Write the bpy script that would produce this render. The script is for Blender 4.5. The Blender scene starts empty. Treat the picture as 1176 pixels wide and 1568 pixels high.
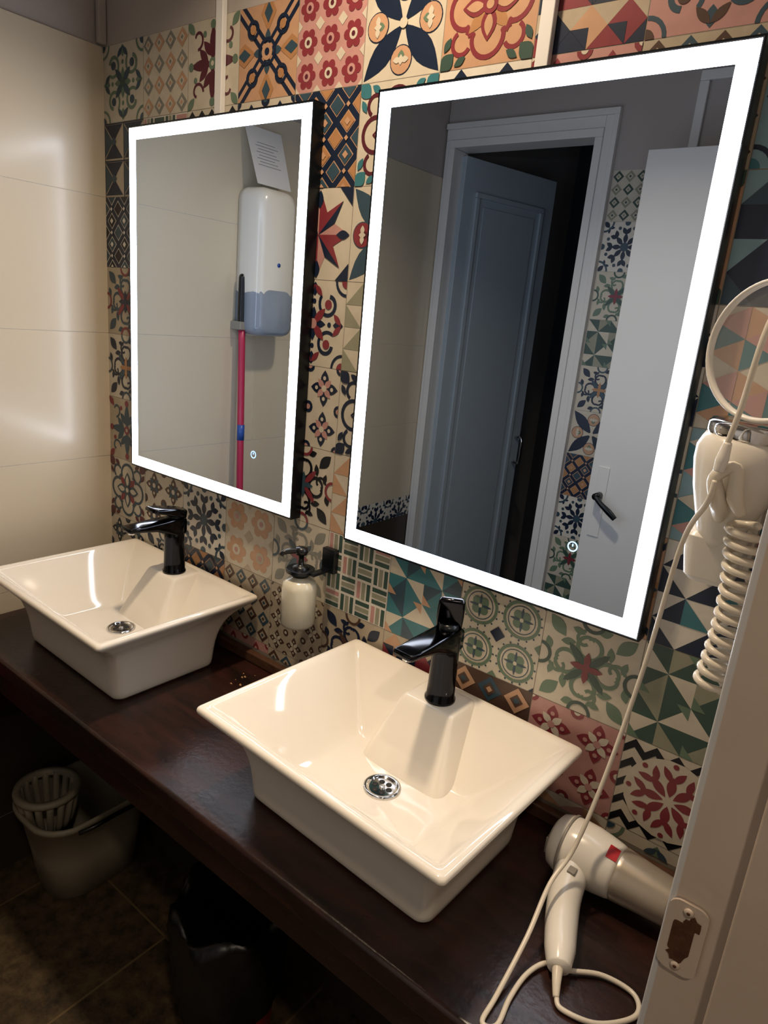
import bpy, math, random
from mathutils import Vector, Matrix
random.seed(7)
scene = bpy.context.scene
try:
    scene.view_settings.view_transform = 'Standard'
    scene.view_settings.look = 'None'
except Exception:
    pass

# ---------------------------------------------------------------- materials
def lin(h):
    h = h.lstrip('#'); out = []
    for i in (0, 2, 4):
        c = int(h[i:i+2], 16)/255.0
        out.append(c/12.92 if c <= 0.04045 else ((c+0.055)/1.055)**2.4)
    return tuple(out)

MATS = {}
def M(name, col, rough=0.4, metal=0.0, var=0.12, scale=18.0, coat=0.0, crough=0.06, bump=0.0, bscale=80.0, emit=None, estr=0, alpha=1.0):
    if name in MATS: return MATS[name]
    m = bpy.data.materials.new(name); m.use_nodes = True
    nt = m.node_tree; b = nt.nodes['Principled BSDF']
    c = lin(col)
    tc = nt.nodes.new('ShaderNodeTexCoord')
    nz = nt.nodes.new('ShaderNodeTexNoise'); nz.inputs['Scale'].default_value = scale; nz.inputs['Detail'].default_value = 6
    nt.links.new(tc.outputs['Object'], nz.inputs['Vector'])
    mx = nt.nodes.new('ShaderNodeMix'); mx.data_type = 'RGBA'
    mx.inputs[6].default_value = tuple(x*(1-var) for x in c)+(1,)
    mx.inputs[7].default_value = tuple(min(1, x*(1+var)) for x in c)+(1,)
    nt.links.new(nz.outputs['Fac'], mx.inputs[0])
    nt.links.new(mx.outputs[2], b.inputs['Base Color'])
    b.inputs['Roughness'].default_value = rough
    b.inputs['Metallic'].default_value = metal
    if coat:
        b.inputs['Coat Weight'].default_value = coat; b.inputs['Coat Roughness'].default_value = crough
    if bump:
        n2 = nt.nodes.new('ShaderNodeTexNoise'); n2.inputs['Scale'].default_value = bscale; n2.inputs['Detail'].default_value = 4
        nt.links.new(tc.outputs['Object'], n2.inputs['Vector'])
        bp = nt.nodes.new('ShaderNodeBump'); bp.inputs['Strength'].default_value = bump; bp.inputs['Distance'].default_value = 0.002
        nt.links.new(n2.outputs['Fac'], bp.inputs['Height']); nt.links.new(bp.outputs[0], b.inputs['Normal'])
    if emit:
        b.inputs['Emission Color'].default_value = lin(emit)+(1,); b.inputs['Emission Strength'].default_value = estr
    if alpha < 1: b.inputs['Alpha'].default_value = alpha
    MATS[name] = m
    return m

M('ceramic', 'ece5d8', 0.07, var=0.02, coat=0.5)
M('cream_tile', 'd0c4ae', 0.36, var=0.05, scale=3, coat=0.6, crough=0.2)
M('dark_tile', '3c342b', 0.4, var=0.2, scale=8)
M('grout_light', 'd9d3c8', 0.8)
M('grout', '857d70', 0.8)
M('paint_wall', 'aca5a0', 0.8, var=0.05, scale=4)
M('paint_white', 'dddddc', 0.35, var=0.03, scale=6)
M('paint_jamb', 'bbab9b', 0.4, var=0.10, scale=9, bump=0.3, bscale=40)
M('paint_jamb_edge', 'c4c4c2', 0.35, var=0.10, scale=9)
M('paint_bluegrey', 'a9b5be', 0.35, var=0.05)
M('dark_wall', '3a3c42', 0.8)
M('ceiling_paint', 'a89d90', 0.9)
M('black_metal', '0b1218', 0.3, metal=0.3)
M('gunmetal', '2c2d31', 0.13, metal=1.0, var=0.03)
M('chrome', 'cfcfcf', 0.08, metal=1.0, var=0.02)
M('hole_black', '050505', 0.6)
M('mirror_glass', 'd4e1f0', 0.0, metal=1.0, var=0.0)
M('led', 'ffffff', 0.4, emit='ebf2ff', estr=13)
M('led_button', 'ffffff', 0.4, emit='80c0ff', estr=2)
M('white_plastic', 'e6e1d6', 0.22, var=0.02)
M('cream_plastic', 'ddd4c2', 0.28, var=0.03)
M('grey_plastic', '8f8a80', 0.35)
M('silver_plastic', 'b5aa9a', 0.3, metal=0.5)
M('smoke_plastic', '8e97a4', 0.15, var=0.03)
M('black_plastic', '0b0b0c', 0.3)
M('red_plastic', 'b81c26', 0.35)
M('bin_red', 'c8222c', 0.35)
M('pink_stick', 'b42a4e', 0.35)
M('blue_plastic', '2850a0', 0.35)
M('bag_black', '060607', 0.38, bump=0.8, bscale=30)
M('bucket_plastic', '968e7a', 0.45)
M('soap', 'd9d4c0', 0.22, coat=0.6, var=0.02)
M('paper', 'dcdcdc', 0.7, var=0.02)
M('ink', '9296a0', 0.7)
M('rust', '5a3a26', 0.6, metal=0.5, var=0.6, scale=60, bump=0.6, bscale=120)
M('wood_strip', '4a3020', 0.5, var=0.5, scale=60, bump=0.4)
M('debris', 'b58a5a', 0.7, var=0.5)
M('warm_lamp', 'ffffff', 0.4, emit='ffd9a8', estr=6)
M('lens', 'ffffff', 0.02, var=0, alpha=0.05)

def wood():
    m = bpy.data.materials.new('dark_wood'); m.use_nodes = True
    nt = m.node_tree; b = nt.nodes['Principled BSDF']
    tc = nt.nodes.new('ShaderNodeTexCoord'); mp = nt.nodes.new('ShaderNodeMapping')
    mp.inputs['Scale'].default_value = (2.5, 12, 8)
    nz = nt.nodes.new('ShaderNodeTexNoise'); nz.inputs['Scale'].default_value = 3; nz.inputs['Detail'].default_value = 9
    nz.inputs['Distortion'].default_value = 0.7
    cr = nt.nodes.new('ShaderNodeValToRGB')
    cr.color_ramp.elements[0].position = 0.3; cr.color_ramp.elements[0].color = lin('19100e')+(1,)
    cr.color_ramp.elements[1].position = 0.8; cr.color_ramp.elements[1].color = lin('3c201a')+(1,)
    n2 = nt.nodes.new('ShaderNodeTexNoise'); n2.inputs['Scale'].default_value = 9; n2.inputs['Detail'].default_value = 5
    mr = nt.nodes.new('ShaderNodeMapRange'); mr.inputs[3].default_value = 0.14; mr.inputs[4].default_value = 0.42
    n3 = nt.nodes.new('ShaderNodeTexNoise'); n3.inputs['Scale'].default_value = 90; n3.inputs['Detail'].default_value = 4
    bp = nt.nodes.new('ShaderNodeBump'); bp.inputs['Strength'].default_value = 0.45; bp.inputs['Distance'].default_value = 0.001
    nt.links.new(tc.outputs['Object'], mp.inputs['Vector']); nt.links.new(mp.outputs[0], nz.inputs['Vector'])
    nt.links.new(tc.outputs['Object'], n2.inputs['Vector']); nt.links.new(n2.outputs['Fac'], mr.inputs[0])
    nt.links.new(tc.outputs['Object'], n3.inputs['Vector'])
    nt.links.new(nz.outputs['Fac'], cr.inputs[0]); nt.links.new(cr.outputs[0], b.inputs['Base Color'])
    nt.links.new(mr.outputs[0], b.inputs['Roughness']); nt.links.new(n3.outputs['Fac'], bp.inputs['Height'])
    nt.links.new(bp.outputs[0], b.inputs['Normal'])
    MATS['dark_wood'] = m
wood()

def floor_mat():
    m = bpy.data.materials.new('slate_floor'); m.use_nodes = True
    nt = m.node_tree; b = nt.nodes['Principled BSDF']
    tc = nt.nodes.new('ShaderNodeTexCoord'); mp = nt.nodes.new('ShaderNodeMapping')
    mp.inputs['Location'].default_value = (0.12, 0.18, 0)
    br = nt.nodes.new('ShaderNodeTexBrick'); br.offset = 0; br.inputs['Scale'].default_value = 1
    br.inputs['Brick Width'].default_value = 0.4; br.inputs['Row Height'].default_value = 0.4
    br.inputs['Mortar Size'].default_value = 0.003; br.inputs['Mortar'].default_value = lin('6e5c40')+(1,)
    nz = nt.nodes.new('ShaderNodeTexNoise'); nz.inputs['Scale'].default_value = 30; nz.inputs['Detail'].default_value = 12; nz.inputs['Roughness'].default_value = 0.7
    cr = nt.nodes.new('ShaderNodeValToRGB')
    cr.color_ramp.elements[0].position = 0.35; cr.color_ramp.elements[0].color = lin('2c241b')+(1,)
    cr.color_ramp.elements[1].position = 0.75; cr.color_ramp.elements[1].color = lin('6a583e')+(1,)
    nt.links.new(tc.outputs['Object'], mp.inputs['Vector']); nt.links.new(mp.outputs[0], br.inputs['Vector'])
    nt.links.new(tc.outputs['Object'], nz.inputs['Vector']); nt.links.new(nz.outputs['Fac'], cr.inputs[0])
    nt.links.new(cr.outputs[0], br.inputs['Color1']); nt.links.new(cr.outputs[0], br.inputs['Color2'])
    nt.links.new(br.outputs['Color'], b.inputs['Base Color']); b.inputs['Roughness'].default_value = 0.45
    bp = nt.nodes.new('ShaderNodeBump'); bp.inputs['Strength'].default_value = 0.4; bp.inputs['Distance'].default_value = 0.003
    nt.links.new(nz.outputs['Fac'], bp.inputs['Height']); nt.links.new(bp.outputs[0], b.inputs['Normal'])
    MATS['slate_floor'] = m
floor_mat()

PAL = dict(cream='c4bcab', beige='aca08c', navy='18243a', slate='344a58', green='627864', dgreen='3a5048', teal='38707a',
           red='7e323a', dred='55222c', pink='b48882', peach='b99274', orange='a97c54', brown='4e3a30', white='d2cdc2',
           ltblue='7f9fa8', grey='82827a', black='10131a', khaki='8e8e7a')
for k, v in PAL.items():
    M('tile_'+k, v, 0.33, var=0.14, scale=45)

# ---------------------------------------------------------------- mesh builder
class MB:
    def __init__(s): s.v = []; s.f = []; s.m = []; s.names = []; s.sm = []
    def mi(s, n):
        if n not in s.names: s.names.append(n)
        return s.names.index(n)
    def add(s, vs, fs, mat, smooth=False):
        o = len(s.v); i = s.mi(mat)
        s.v.extend([tuple(p) for p in vs])
        for f in fs:
            s.f.append(tuple(o+j for j in f)); s.m.append(i); s.sm.append(smooth)
    def box(s, a, b, mat):
        x0, y0, z0 = a; x1, y1, z1 = b
        x0, x1 = min(x0, x1), max(x0, x1); y0, y1 = min(y0, y1), max(y0, y1); z0, z1 = min(z0, z1), max(z0, z1)
        vs = [(x0,y0,z0),(x1,y0,z0),(x1,y1,z0),(x0,y1,z0),(x0,y0,z1),(x1,y0,z1),(x1,y1,z1),(x0,y1,z1)]
        s.add(vs, [(0,3,2,1),(4,5,6,7),(0,1,5,4),(1,2,6,5),(2,3,7,6),(3,0,4,7)], mat)
    def loft(s, rings, mat, cap0=True, cap1=True, smooth=True, closed=True):
        n = len(rings[0]); vs = [p for r in rings for p in r]; fs = []
        for i in range(len(rings)-1):
            for j in range(n if closed else n-1):
                k = (j+1) % n
                fs.append((i*n+j, i*n+k, (i+1)*n+k, (i+1)*n+j))
        if cap0: fs.append(tuple(reversed(range(n))))
        if cap1: fs.append(tuple((len(rings)-1)*n+j for j in range(n)))
        s.add(vs, fs, mat, smooth)
    def lathe(s, prof, mat, mtx=Matrix(), seg=32, cap0=True, cap1=True, smooth=True):
        rings = [[mtx @ Vector((r*math.cos(2*math.pi*j/seg), r*math.sin(2*math.pi*j/seg), z)) for j in range(seg)] for r, z in prof]
        s.loft(rings, mat, cap0, cap1, smooth)
    def tube(s, pts, rad, mat, seg=10, sub=6, smooth=True):
        P = [Vector(p) for p in pts]; n = len(P)
        R = rad if isinstance(rad, (list, tuple)) else [rad]*n
        C = []; RR = []
        for i in range(n-1):
            p0 = P[max(i-1, 0)]; p1 = P[i]; p2 = P[i+1]; p3 = P[min(i+2, n-1)]
            for k in range(sub):
                t = k/sub
                C.append(0.5*((2*p1)+(-p0+p2)*t+(2*p0-5*p1+4*p2-p3)*t*t+(-p0+3*p1-3*p2+p3)*t**3)); RR.append(R[i]*(1-t)+R[i+1]*t)
        C.append(P[-1]); RR.append(R[-1])
        rings = []; nrm = None
        for i, c in enumerate(C):
            d = (C[min(i+1, len(C)-1)]-C[max(i-1, 0)]).normalized()
            if nrm is None:
                nrm = d.orthogonal().normalized()
            nrm = (nrm-d*nrm.dot(d)).normalized(); bn = d.cross(nrm)
            rings.append([c+(nrm*math.cos(2*math.pi*j/seg)+bn*math.sin(2*math.pi*j/seg))*RR[i] for j in range(seg)])
        s.loft(rings, mat, True, True, smooth)
    def build(s, name, parent=None, bevel=0, subsurf=0, bseg=2):
        xs = [p[0] for p in s.v]; ys = [p[1] for p in s.v]; zs = [p[2] for p in s.v]
        c = ((min(xs)+max(xs))/2, (min(ys)+max(ys))/2, (min(zs)+max(zs))/2)
        me = bpy.data.meshes.new(name)
        me.from_pydata([(p[0]-c[0], p[1]-c[1], p[2]-c[2]) for p in s.v], [], s.f)
        for n in s.names: me.materials.append(MATS[n])
        me.polygons.foreach_set('material_index', s.m)
        me.polygons.foreach_set('use_smooth', s.sm)
        me.update()
        ob = bpy.data.objects.new(name, me); scene.collection.objects.link(ob)
        ob.location = c
        if parent: ob.parent = parent
        if bevel:
            md = ob.modifiers.new('bevel', 'BEVEL'); md.width = bevel; md.segments = bseg; md.limit_method = 'ANGLE'; md.angle_limit = 0.6
            me.polygons.foreach_set('use_smooth', [True]*len(me.polygons))
            md.harden_normals = True
        if subsurf:
            md = ob.modifiers.new('sub', 'SUBSURF'); md.levels = subsurf; md.render_levels = subsurf
        return ob

def root(name, loc=(0, 0, 0), rz=0):
    e = bpy.data.objects.new(name, None); e.empty_display_size = 0.05
    scene.collection.objects.link(e); e.location = loc; e.rotation_euler = (0, 0, rz)
    return e

def rrect(hx, hy, r, z, n=6, cx=0, cy=0, side=3):
    pts = []
    cor = [(hx-r, hy-r, 0), (-hx+r, hy-r, 90), (-hx+r, -hy+r, 180), (hx-r, -hy+r, 270)]
    for q, (x, y, a) in enumerate(cor):
        arc = [(x+r*math.cos(math.radians(a+90*i/n)), y+r*math.sin(math.radians(a+90*i/n))) for i in range(n+1)]
        pts += arc
        nx, ny, na = cor[(q+1) % 4]
        p0 = arc[-1]; p1 = (nx+r*math.cos(math.radians(na)), ny+r*math.sin(math.radians(na)))
        for k in range(1, side+1):
            t = k/(side+1); t = 0.5-0.5*math.cos(math.pi*t)
            pts.append((p0[0]*(1-t)+p1[0]*t, p0[1]*(1-t)+p1[1]*t))
    return [Vector((cx+x, cy+y, z)) for x, y in pts]

# ---------------------------------------------------------------- decorative tile painter
def clip_poly(pts, c):
    for ax, lim, sg in ((0, c[0], 1), (1, c[1], 1), (0, c[2], -1), (1, c[3], -1)):
        out = []
        for i in range(len(pts)):
            a = pts[i]; b = pts[(i+1) % len(pts)]
            da = (a[ax]-lim)*sg; db = (b[ax]-lim)*sg
            if da >= 0: out.append(a)
            if (da > 0 and db < 0) or (da < 0 and db > 0):
                t = da/(da-db); out.append((a[0]+(b[0]-a[0])*t, a[1]+(b[1]-a[1])*t))
        pts = out
        if len(pts) < 3: return []
    return pts

class TP:
    def __init__(s, mb, o, U, V, N, size, pal, clip):
        s.mb = mb; s.o = Vector(o); s.U = Vector(U); s.V = Vector(V); s.N = Vector(N); s.size = size; s.pal = pal
        s.clip = clip; s.k = 0; s.mir = False; s.ox = s.oy = 0; s.sc = 1; s.n = 0
    def poly(s, pts, ci, L=None):
        q = []
        for x, y in pts:
            x -= .5; y -= .5
            if s.mir: x = -x
            for _ in range(s.k % 4): x, y = -y, x
            q.append((s.ox+(x+.5)*s.sc, s.oy+(y+.5)*s.sc))
        q = clip_poly(q, s.clip)
        if not q: return
        s.n += 1
        h = 0.0008+(ci if L is None else L)*0.00035 + (s.n % 140)*2.4e-6
        vs = [s.o+s.U*(x*s.size)+s.V*(y*s.size)+s.N*h for x, y in q]
        s.mb.add(vs, [tuple(range(len(vs)))], 'tile_'+s.pal[ci])
    def disc(s, x, y, r, ci, n=18, L=None):
        s.poly([(x+r*math.cos(2*math.pi*i/n), y+r*math.sin(2*math.pi*i/n)) for i in range(n)], ci, L)
    def arc(s, x, y, r, w, ci, a0=0, a1=360, L=None, r2=None, w2=None):
        n = max(4, int(abs(a1-a0)/14)); r2 = r if r2 is None else r2; w2 = w if w2 is None else w2
        for i in range(n):
            t0 = i/n; t1 = (i+1)/n
            A = math.radians(a0+(a1-a0)*t0); B = math.radians(a0+(a1-a0)*t1)
            ra = r+(r2-r)*t0; rb = r+(r2-r)*t1; wa = (w+(w2-w)*t0)/2; wb = (w+(w2-w)*t1)/2
            s.poly([(x+(ra-wa)*math.cos(A), y+(ra-wa)*math.sin(A)), (x+(ra+wa)*math.cos(A), y+(ra+wa)*math.sin(A)),
                    (x+(rb+wb)*math.cos(B), y+(rb+wb)*math.sin(B)), (x+(rb-wb)*math.cos(B), y+(rb-wb)*math.sin(B))], ci, L)
    def petal(s, x, y, ln, wd, ang, ci, L=None, drop=0.0):
        a = math.radians(ang); c, d = math.cos(a), math.sin(a); n = 7; up = []; dn = []
        for i in range(n+1):
            t = i/n; w = wd/2*math.sin(math.pi*(t**(1+drop)))
            up.append((t*ln, w)); dn.append((t*ln, -w))
        pts = up+dn[::-1][1:-1]
        s.poly([(x+u*c-v*d, y+u*d+v*c) for u, v in pts], ci, L)
    def line(s, x0, y0, x1, y1, w, ci, L=None):
        dx, dy = x1-x0, y1-y0; l = math.hypot(dx, dy); nx, ny = -dy/l*w/2, dx/l*w/2
        s.poly([(x0+nx, y0+ny), (x1+nx, y1+ny), (x1-nx, y1-ny), (x0-nx, y0-ny)], ci, L)
    def dia(s, x, y, a, b, ci, L=None):
        s.poly([(x-a, y), (x, y-b), (x+a, y), (x, y+b)], ci, L)
    def rect(s, x0, y0, x1, y1, ci, L=None):
        s.poly([(x0, y0), (x1, y0), (x1, y1), (x0, y1)], ci, L)
    def grid(s, n, fn):
        for i in range(n):
            for j in range(n):
                s.sc = 1/n; s.ox = i/n; s.oy = j/n; fn(i, j)
        s.sc = 1; s.ox = s.oy = 0
    def rots(s, fn, mir=False):
        for k in range(4):
            s.k = k; fn()
            if mir: s.mir = True; fn(); s.mir = False
        s.k = 0

def p_scroll(P):
    def f():
        P.arc(.27, .27, .15, .04, 1, -40, 260, r2=.09, w2=.05); P.disc(.27, .27, .055, 2)
        P.petal(.5, .5, .26, .1, 45, 2); P.petal(.5, .5, .2, .09, 0, 1)
        P.arc(0, 0, .16, .035, 1, 0, 90); P.disc(0, 0, .08, 2)
        P.petal(.5, .02, .16, .1, 90, 1); P.petal(.5, .05, .18, .07, 45, 2); P.petal(.5, .05, .18, .07, 135, 2)
        P.disc(.5, .24, .03, 1)
    P.rots(f); P.disc(.5, .5, .06, 3 if len(P.pal) > 3 else 1)
def p_diam(P, n=4):
    def f(i, j):
        P.dia(.5, .5, .46, .46, 1 if (i+j) % 2 else 2)
        P.dia(.5, .5, .24, .24, 0, L=3); P.dia(.5, .5, .12, .12, 2 if (i+j) % 2 else 1, L=4)
    P.grid(n, f)
def p_leaf(P):
    def f():
        P.petal(.5, .5, .44, .13, 90, 1); P.petal(.5, .58, .26, .11, 45, 1); P.petal(.5, .58, .26, .11, 135, 1)
        P.disc(.5, .93, .05, 2); P.arc(.2, .2, .12, .035, 1, 0, 250, r2=.05); P.petal(0, 0, .2, .1, 45, 2)
        P.disc(.34, .84, .035, 2)
    P.rots(f); P.disc(.5, .5, .07, 2); P.disc(.5, .5, .03, 0, L=3)
def p_chain(P):
    P.line(0, 0, 1, 1, .15, 1); P.line(0, 1, 1, 0, .15, 1); P.line(0, 0, 1, 1, .05, 0, L=2); P.line(0, 1, 1, 0, .05, 0, L=2)
    def f():
        P.arc(.25, .25, .085, .04, 1, L=3); P.disc(.25, .25, .05, 2, L=4)
        P.dia(.5, .1, .13, .2, 2, L=1); P.dia(.5, .1, .07, .11, 3, L=2)
        P.petal(.5, .42, .16, .09, -90, 3, L=1)
    P.rots(f); P.arc(.5, .5, .13, .04, 1, L=3); P.disc(.5, .5, .09, 0, L=4); P.disc(.5, .5, .04, 1, L=5)
def p_flow(P, n=3):
    def f(i, j):
        for a in range(6): P.disc(.5+.27*math.cos(a*math.pi/3), .5+.27*math.sin(a*math.pi/3), .15, 1, n=10)
        P.disc(.5, .5, .17, 2 if (i+j) % 2 else 0, n=12, L=2); P.disc(.5, .5, .08, 3 if len(P.pal) > 3 else 1, n=8, L=3)
        for x in (0, 1):
            for y in (0, 1): P.dia(x, y, .2, .2, 2, L=1)
    P.grid(n, f)
def p_bigpet(P):
    def f():
        P.petal(0.02, 0.02, .66, .24, 45, 1); P.disc(.5, .17, .13, 2); P.arc(.5, .17, .13, .02, 1)
        P.petal(.5, .17, .1, .06, 0, 0, L=4); P.petal(.5, .17, .1, .06, 180, 0, L=4); P.petal(.5, .12, .1, .06, 90, 0, L=4)
        P.petal(.16, .5, .1, .08, 0, 3 if len(P.pal) > 3 else 1)
    P.rots(f); P.disc(.5, .5, .05, 0, L=4)
def p_medal(P):
    def f():
        P.arc(.5, .76, .17, .045, 1, 90, 200); P.arc(.78, .78, .1, .04, 1, -60, 150)
        P.petal(.5, .5, .3, .17, 90, 1, L=2); P.petal(.5, .56, .2, .09, 90, 0, L=3); P.petal(.5, .5, .3, .12, 45, 2, L=1)
        P.petal(0, 0, .2, .15, 45, 3); P.petal(0.03, .16, .14, .07, 60, 3); P.petal(.16, .03, .14, .07, 30, 3)
        P.line(.36, .74, .26, .69, .04, 1)
    P.rots(f, True); P.disc(.5, .5, .08, 1, L=4); P.disc(.5, .5, .04, 0, L=5)
def p_check(P, n=3):
    def f(i, j):
        P.poly([(0, .5), (.5, 0), (1, .5), (.5, 1)], [1, 2, 3][(i+j*2) % 3] if len(P.pal) > 3 else 1+(i+j) % 2, L=1)
        P.poly([(0, .5), (.5, 0), (.5, .5)], 1, L=2)
        for x in (0, 1):
            P.poly([(x, 0), (.5, 0), (x, .5)], 1 if (i+j+x) % 2 else 3 if len(P.pal) > 3 else 0, L=0.5)
    P.grid(n, f)
def p_hour(P, n=2):
    def f(i, j):
        P.poly([(.05, .05), (.95, .05), (.5, .5)], 1); P.poly([(.05, .95), (.95, .95), (.5, .5)], 1)
        P.poly([(.05, .1), (.45, .5), (.05, .9)], 2); P.dia(.5, .5, .14, .14, 2, L=3); P.rect(0, .96, 1, 1, 1); P.rect(0, 0, .04, 1, 1)
    P.grid(n, f)
def p_latt(P, n=3):
    def f(i, j):
        P.line(0, 0, 1, 1, .2, 1); P.line(0, 1, 1, 0, .2, 1)
        P.dia(.5, 0, .3, .3, 2 if (i+j) % 2 else 3, L=2); P.dia(0, .5, .3, .3, 3 if (i+j) % 2 else 2, L=2)
        P.dia(.5, 1, .3, .3, 2 if (i+j+1) % 2 else 3, L=2); P.dia(1, .5, .3, .3, 3 if (i+j+1) % 2 else 2, L=2)
        P.dia(.5, 0, .13, .13, 0, L=4); P.dia(.5, .5, .09, .09, 0, L=5)
    P.grid(n, f)
def p_star(P):
    def f():
        P.poly([(.5, .5), (.38, .74), (.5, .98)], 1); P.poly([(.5, .5), (.62, .74), (.5, .98)], 2)
        P.poly([(.5, .5), (.62, .74), (.86, .86)], 2); P.poly([(.5, .5), (.74, .62), (.86, .86)], 3)
        P.poly([(0, 0), (.2, 0), (0, .2)], 3); P.petal(.02, .5, .2, .1, 0, 3)
    P.rots(f)
def p_pin(P, n=2):
    def f(i, j):
        for a in range(8):
            A = 45*a; B = 45*a+45
            def e(an):
                an = an % 360; c, d = math.cos(math.radians(an)), math.sin(math.radians(an)); m = max(abs(c), abs(d)); return (.5+.5*c/m, .5+.5*d/m)
            P.poly([(.5, .5), e(A), e(B)], [0, 1, 2, 1][(a+(i+j)) % 4], L=1)
        P.poly([(0, 0), (.25, 0), (0, .25)], 3 if len(P.pal) > 3 else 1, L=2); P.poly([(1, 1), (.75, 1), (1, .75)], 3 if len(P.pal) > 3 else 1, L=2)
    P.grid(n, f)
def p_bask(P, n=4):
    def f(i, j):
        P.k = (i+j) % 2
        P.rect(.06, .08, .94, .3, 1); P.rect(.06, .39, .94, .61, 2); P.rect(.06, .7, .94, .92, 1 if (i+j) % 3 else 3, L=1)
        P.k = 0
    P.grid(n, f)
def p_tri(P, n=4):
    def f(i, j):
        if (i+j) % 2: P.poly([(0, 0), (1, 0), (1, 1)], 1)
        else: P.poly([(0, 0), (1, 0), (0, 1)], 2 if (i*j) % 3 == 1 else 1)
    P.grid(n, f)
def p_circ(P):
    def g(i, j):
        P.arc(.5, .5, .4, .07, 1); P.arc(.5, .5, .31, .02, 2)
        for a in range(4):
            P.disc(.5+.13*math.cos(math.radians(90*a+45)), .5+.13*math.sin(math.radians(90*a+45)), .11, 1, n=12)
            P.petal(.5, .5, .28, .06, 90*a, 2)
        P.disc(.5, .5, .045, 0, L=3)
        for x in (0, 1):
            for y in (0, 1): P.dia(x, y, .13, .13, 3 if (i+j+x+y) % 2 == 0 else 1, L=2)
        for a in range(16):
            P.disc(.5+.46*math.cos(math.radians(22.5*a)), .5+.46*math.sin(math.radians(22.5*a)), .025, 2, n=6, L=1)
    P.grid(2, g)
    P.dia(.5, .5, .09, .09, 3, L=4)
def p_cross(P):
    def f():
        P.arc(.26, .5, .16, .055, 1, 0, 200, r2=.07, w2=.03); P.arc(.22, .44, .1, .035, 1, 180, 400, r2=.04)
        P.arc(.5, .26, .16, .055, 1, 100, -120, r2=.07, w2=.03)
        P.petal(.5, .5, .3, .08, 45, 2); P.petal(.5, .5, .17, .07, 0, 3); P.petal(.06, .06, .26, .14, 45, 1)
        P.arc(.5, 0, .11, .035, 2, 0, 180); P.petal(.3, .2, .16, .08, 100, 1); P.disc(.33, .33, .03, 2); P.petal(.12, .3, .14, .07, 75, 1)
        P.petal(.3, .06, .14, .08, 20, 1)
    P.rots(f); P.disc(.5, .5, .05, 3)
def p_lace(P):
    for a in range(8):
        A = 45*a; c, d = math.cos(math.radians(A)), math.sin(math.radians(A))
        P.petal(.5+.06*c, .5+.06*d, .22, .1, A, 1); P.petal(.5+.25*c, .5+.25*d, .16, .09, A+30, 1); P.petal(.5+.25*c, .5+.25*d, .16, .09, A-30, 1)
        P.disc(.5+.4*math.cos(math.radians(A+22)), .5+.4*math.sin(math.radians(A+22)), .035, 2); P.petal(.5, .5, .1, .05, A+22, 2)
    def f():
        P.arc(0, 0, .2, .04, 2, 0, 90); P.petal(0, 0, .17, .1, 45, 1); P.disc(.5, .02, .06, 2); P.petal(.12, .12, .12, .06, 0, 1); P.petal(.12, .12, .12, .06, 90, 1)
    P.rots(f)
def p_zig(P, n=5):
    def f(i, j):
        P.poly([(0, 0), (.5, .5), (.5, .95), (0, .45)], 1); P.poly([(1, 0), (.5, .5), (.5, .95), (1, .45)], 1)
    P.grid(n, f)
    P.disc(.5, .5, .43, 0, L=3)
    for a in range(8):
        A = 45*a; c, d = math.cos(math.radians(A)), math.sin(math.radians(A))
        P.petal(.5+.05*c, .5+.05*d, .22, .09, A, 2, L=4); P.petal(.5+.2*c, .5+.2*d, .18, .07, A+35, 2, L=4); P.petal(.5+.2*c, .5+.2*d, .18, .07, A-35, 2, L=4)
        P.disc(.5+.38*c, .5+.38*d, .028, 2, L=4, n=8)
def p_quat(P, n=2):
    def f(i, j):
        for a in range(4):
            P.petal(.5, .5, .44, .26, 90*a, 1); P.petal(.5, .5, .3, .16, 90*a+45, 2); P.disc(.5+.25*math.cos(math.radians(90*a)), .5+.25*math.sin(math.radians(90*a)), .05, 0, L=3, n=10)
        P.disc(.5, .5, .08, 0, L=3)
        for x in (0, 1):
            for y in (0, 1): P.disc(x, y, .15, 1, n=12); P.disc(x, y, .07, 2, L=2, n=10)
    P.grid(n, f)
def p_hex(P, n=2):
    def f(i, j):
        P.poly([(0, .25), (.5, 0), (.5, .5)], 1); P.poly([(1, .25), (.5, 0), (.5, .5)], 2)
        P.poly([(0, .25), (.5, .5), (0, .75)], 2); P.poly([(1, .25), (.5, .5), (1, .75)], 3)
        P.poly([(0, .75), (.5, .5), (.5, 1)], 3); P.poly([(.5, 1), (.5, .5), (1, .75)], 1)
    P.grid(n, f)

LIB = [
 (p_scroll, ['cream', 'green', 'slate', 'dgreen']), (p_diam, ['cream', 'grey', 'peach']), (p_leaf, ['cream', 'dred', 'green']),
 (p_chain, ['peach', 'navy', 'orange', 'slate']), (p_flow, ['pink', 'red', 'cream', 'dred']), (p_bigpet, ['cream', 'navy', 'peach', 'green']),
 (p_medal, ['peach', 'red', 'orange', 'dgreen']), (p_check, ['beige', 'navy', 'peach', 'red']), (p_hour, ['beige', 'navy', 'slate']),
 (p_latt, ['peach', 'navy', 'slate', 'orange']), (p_star, ['cream', 'pink', 'red', 'navy']), (p_pin, ['cream', 'dgreen', 'khaki', 'green']),
 (p_bask, ['white', 'dgreen', 'khaki', 'pink']), (p_tri, ['white', 'navy', 'teal']), (p_circ, ['cream', 'green', 'slate', 'navy']),
 (p_cross, ['cream', 'green', 'dgreen', 'red']), (p_lace, ['white', 'navy', 'slate']), (p_zig, ['cream', 'black', 'red']),
 (p_quat, ['pink', 'red', 'cream']), (p_hex, ['cream', 'peach', 'teal', 'pink']), (p_cross, ['cream', 'navy', 'slate', 'orange']),
 (p_scroll, ['beige', 'navy', 'red', 'cream']), (p_quat, ['cream', 'navy', 'slate']), (p_diam, ['beige', 'brown', 'slate'])]
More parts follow.
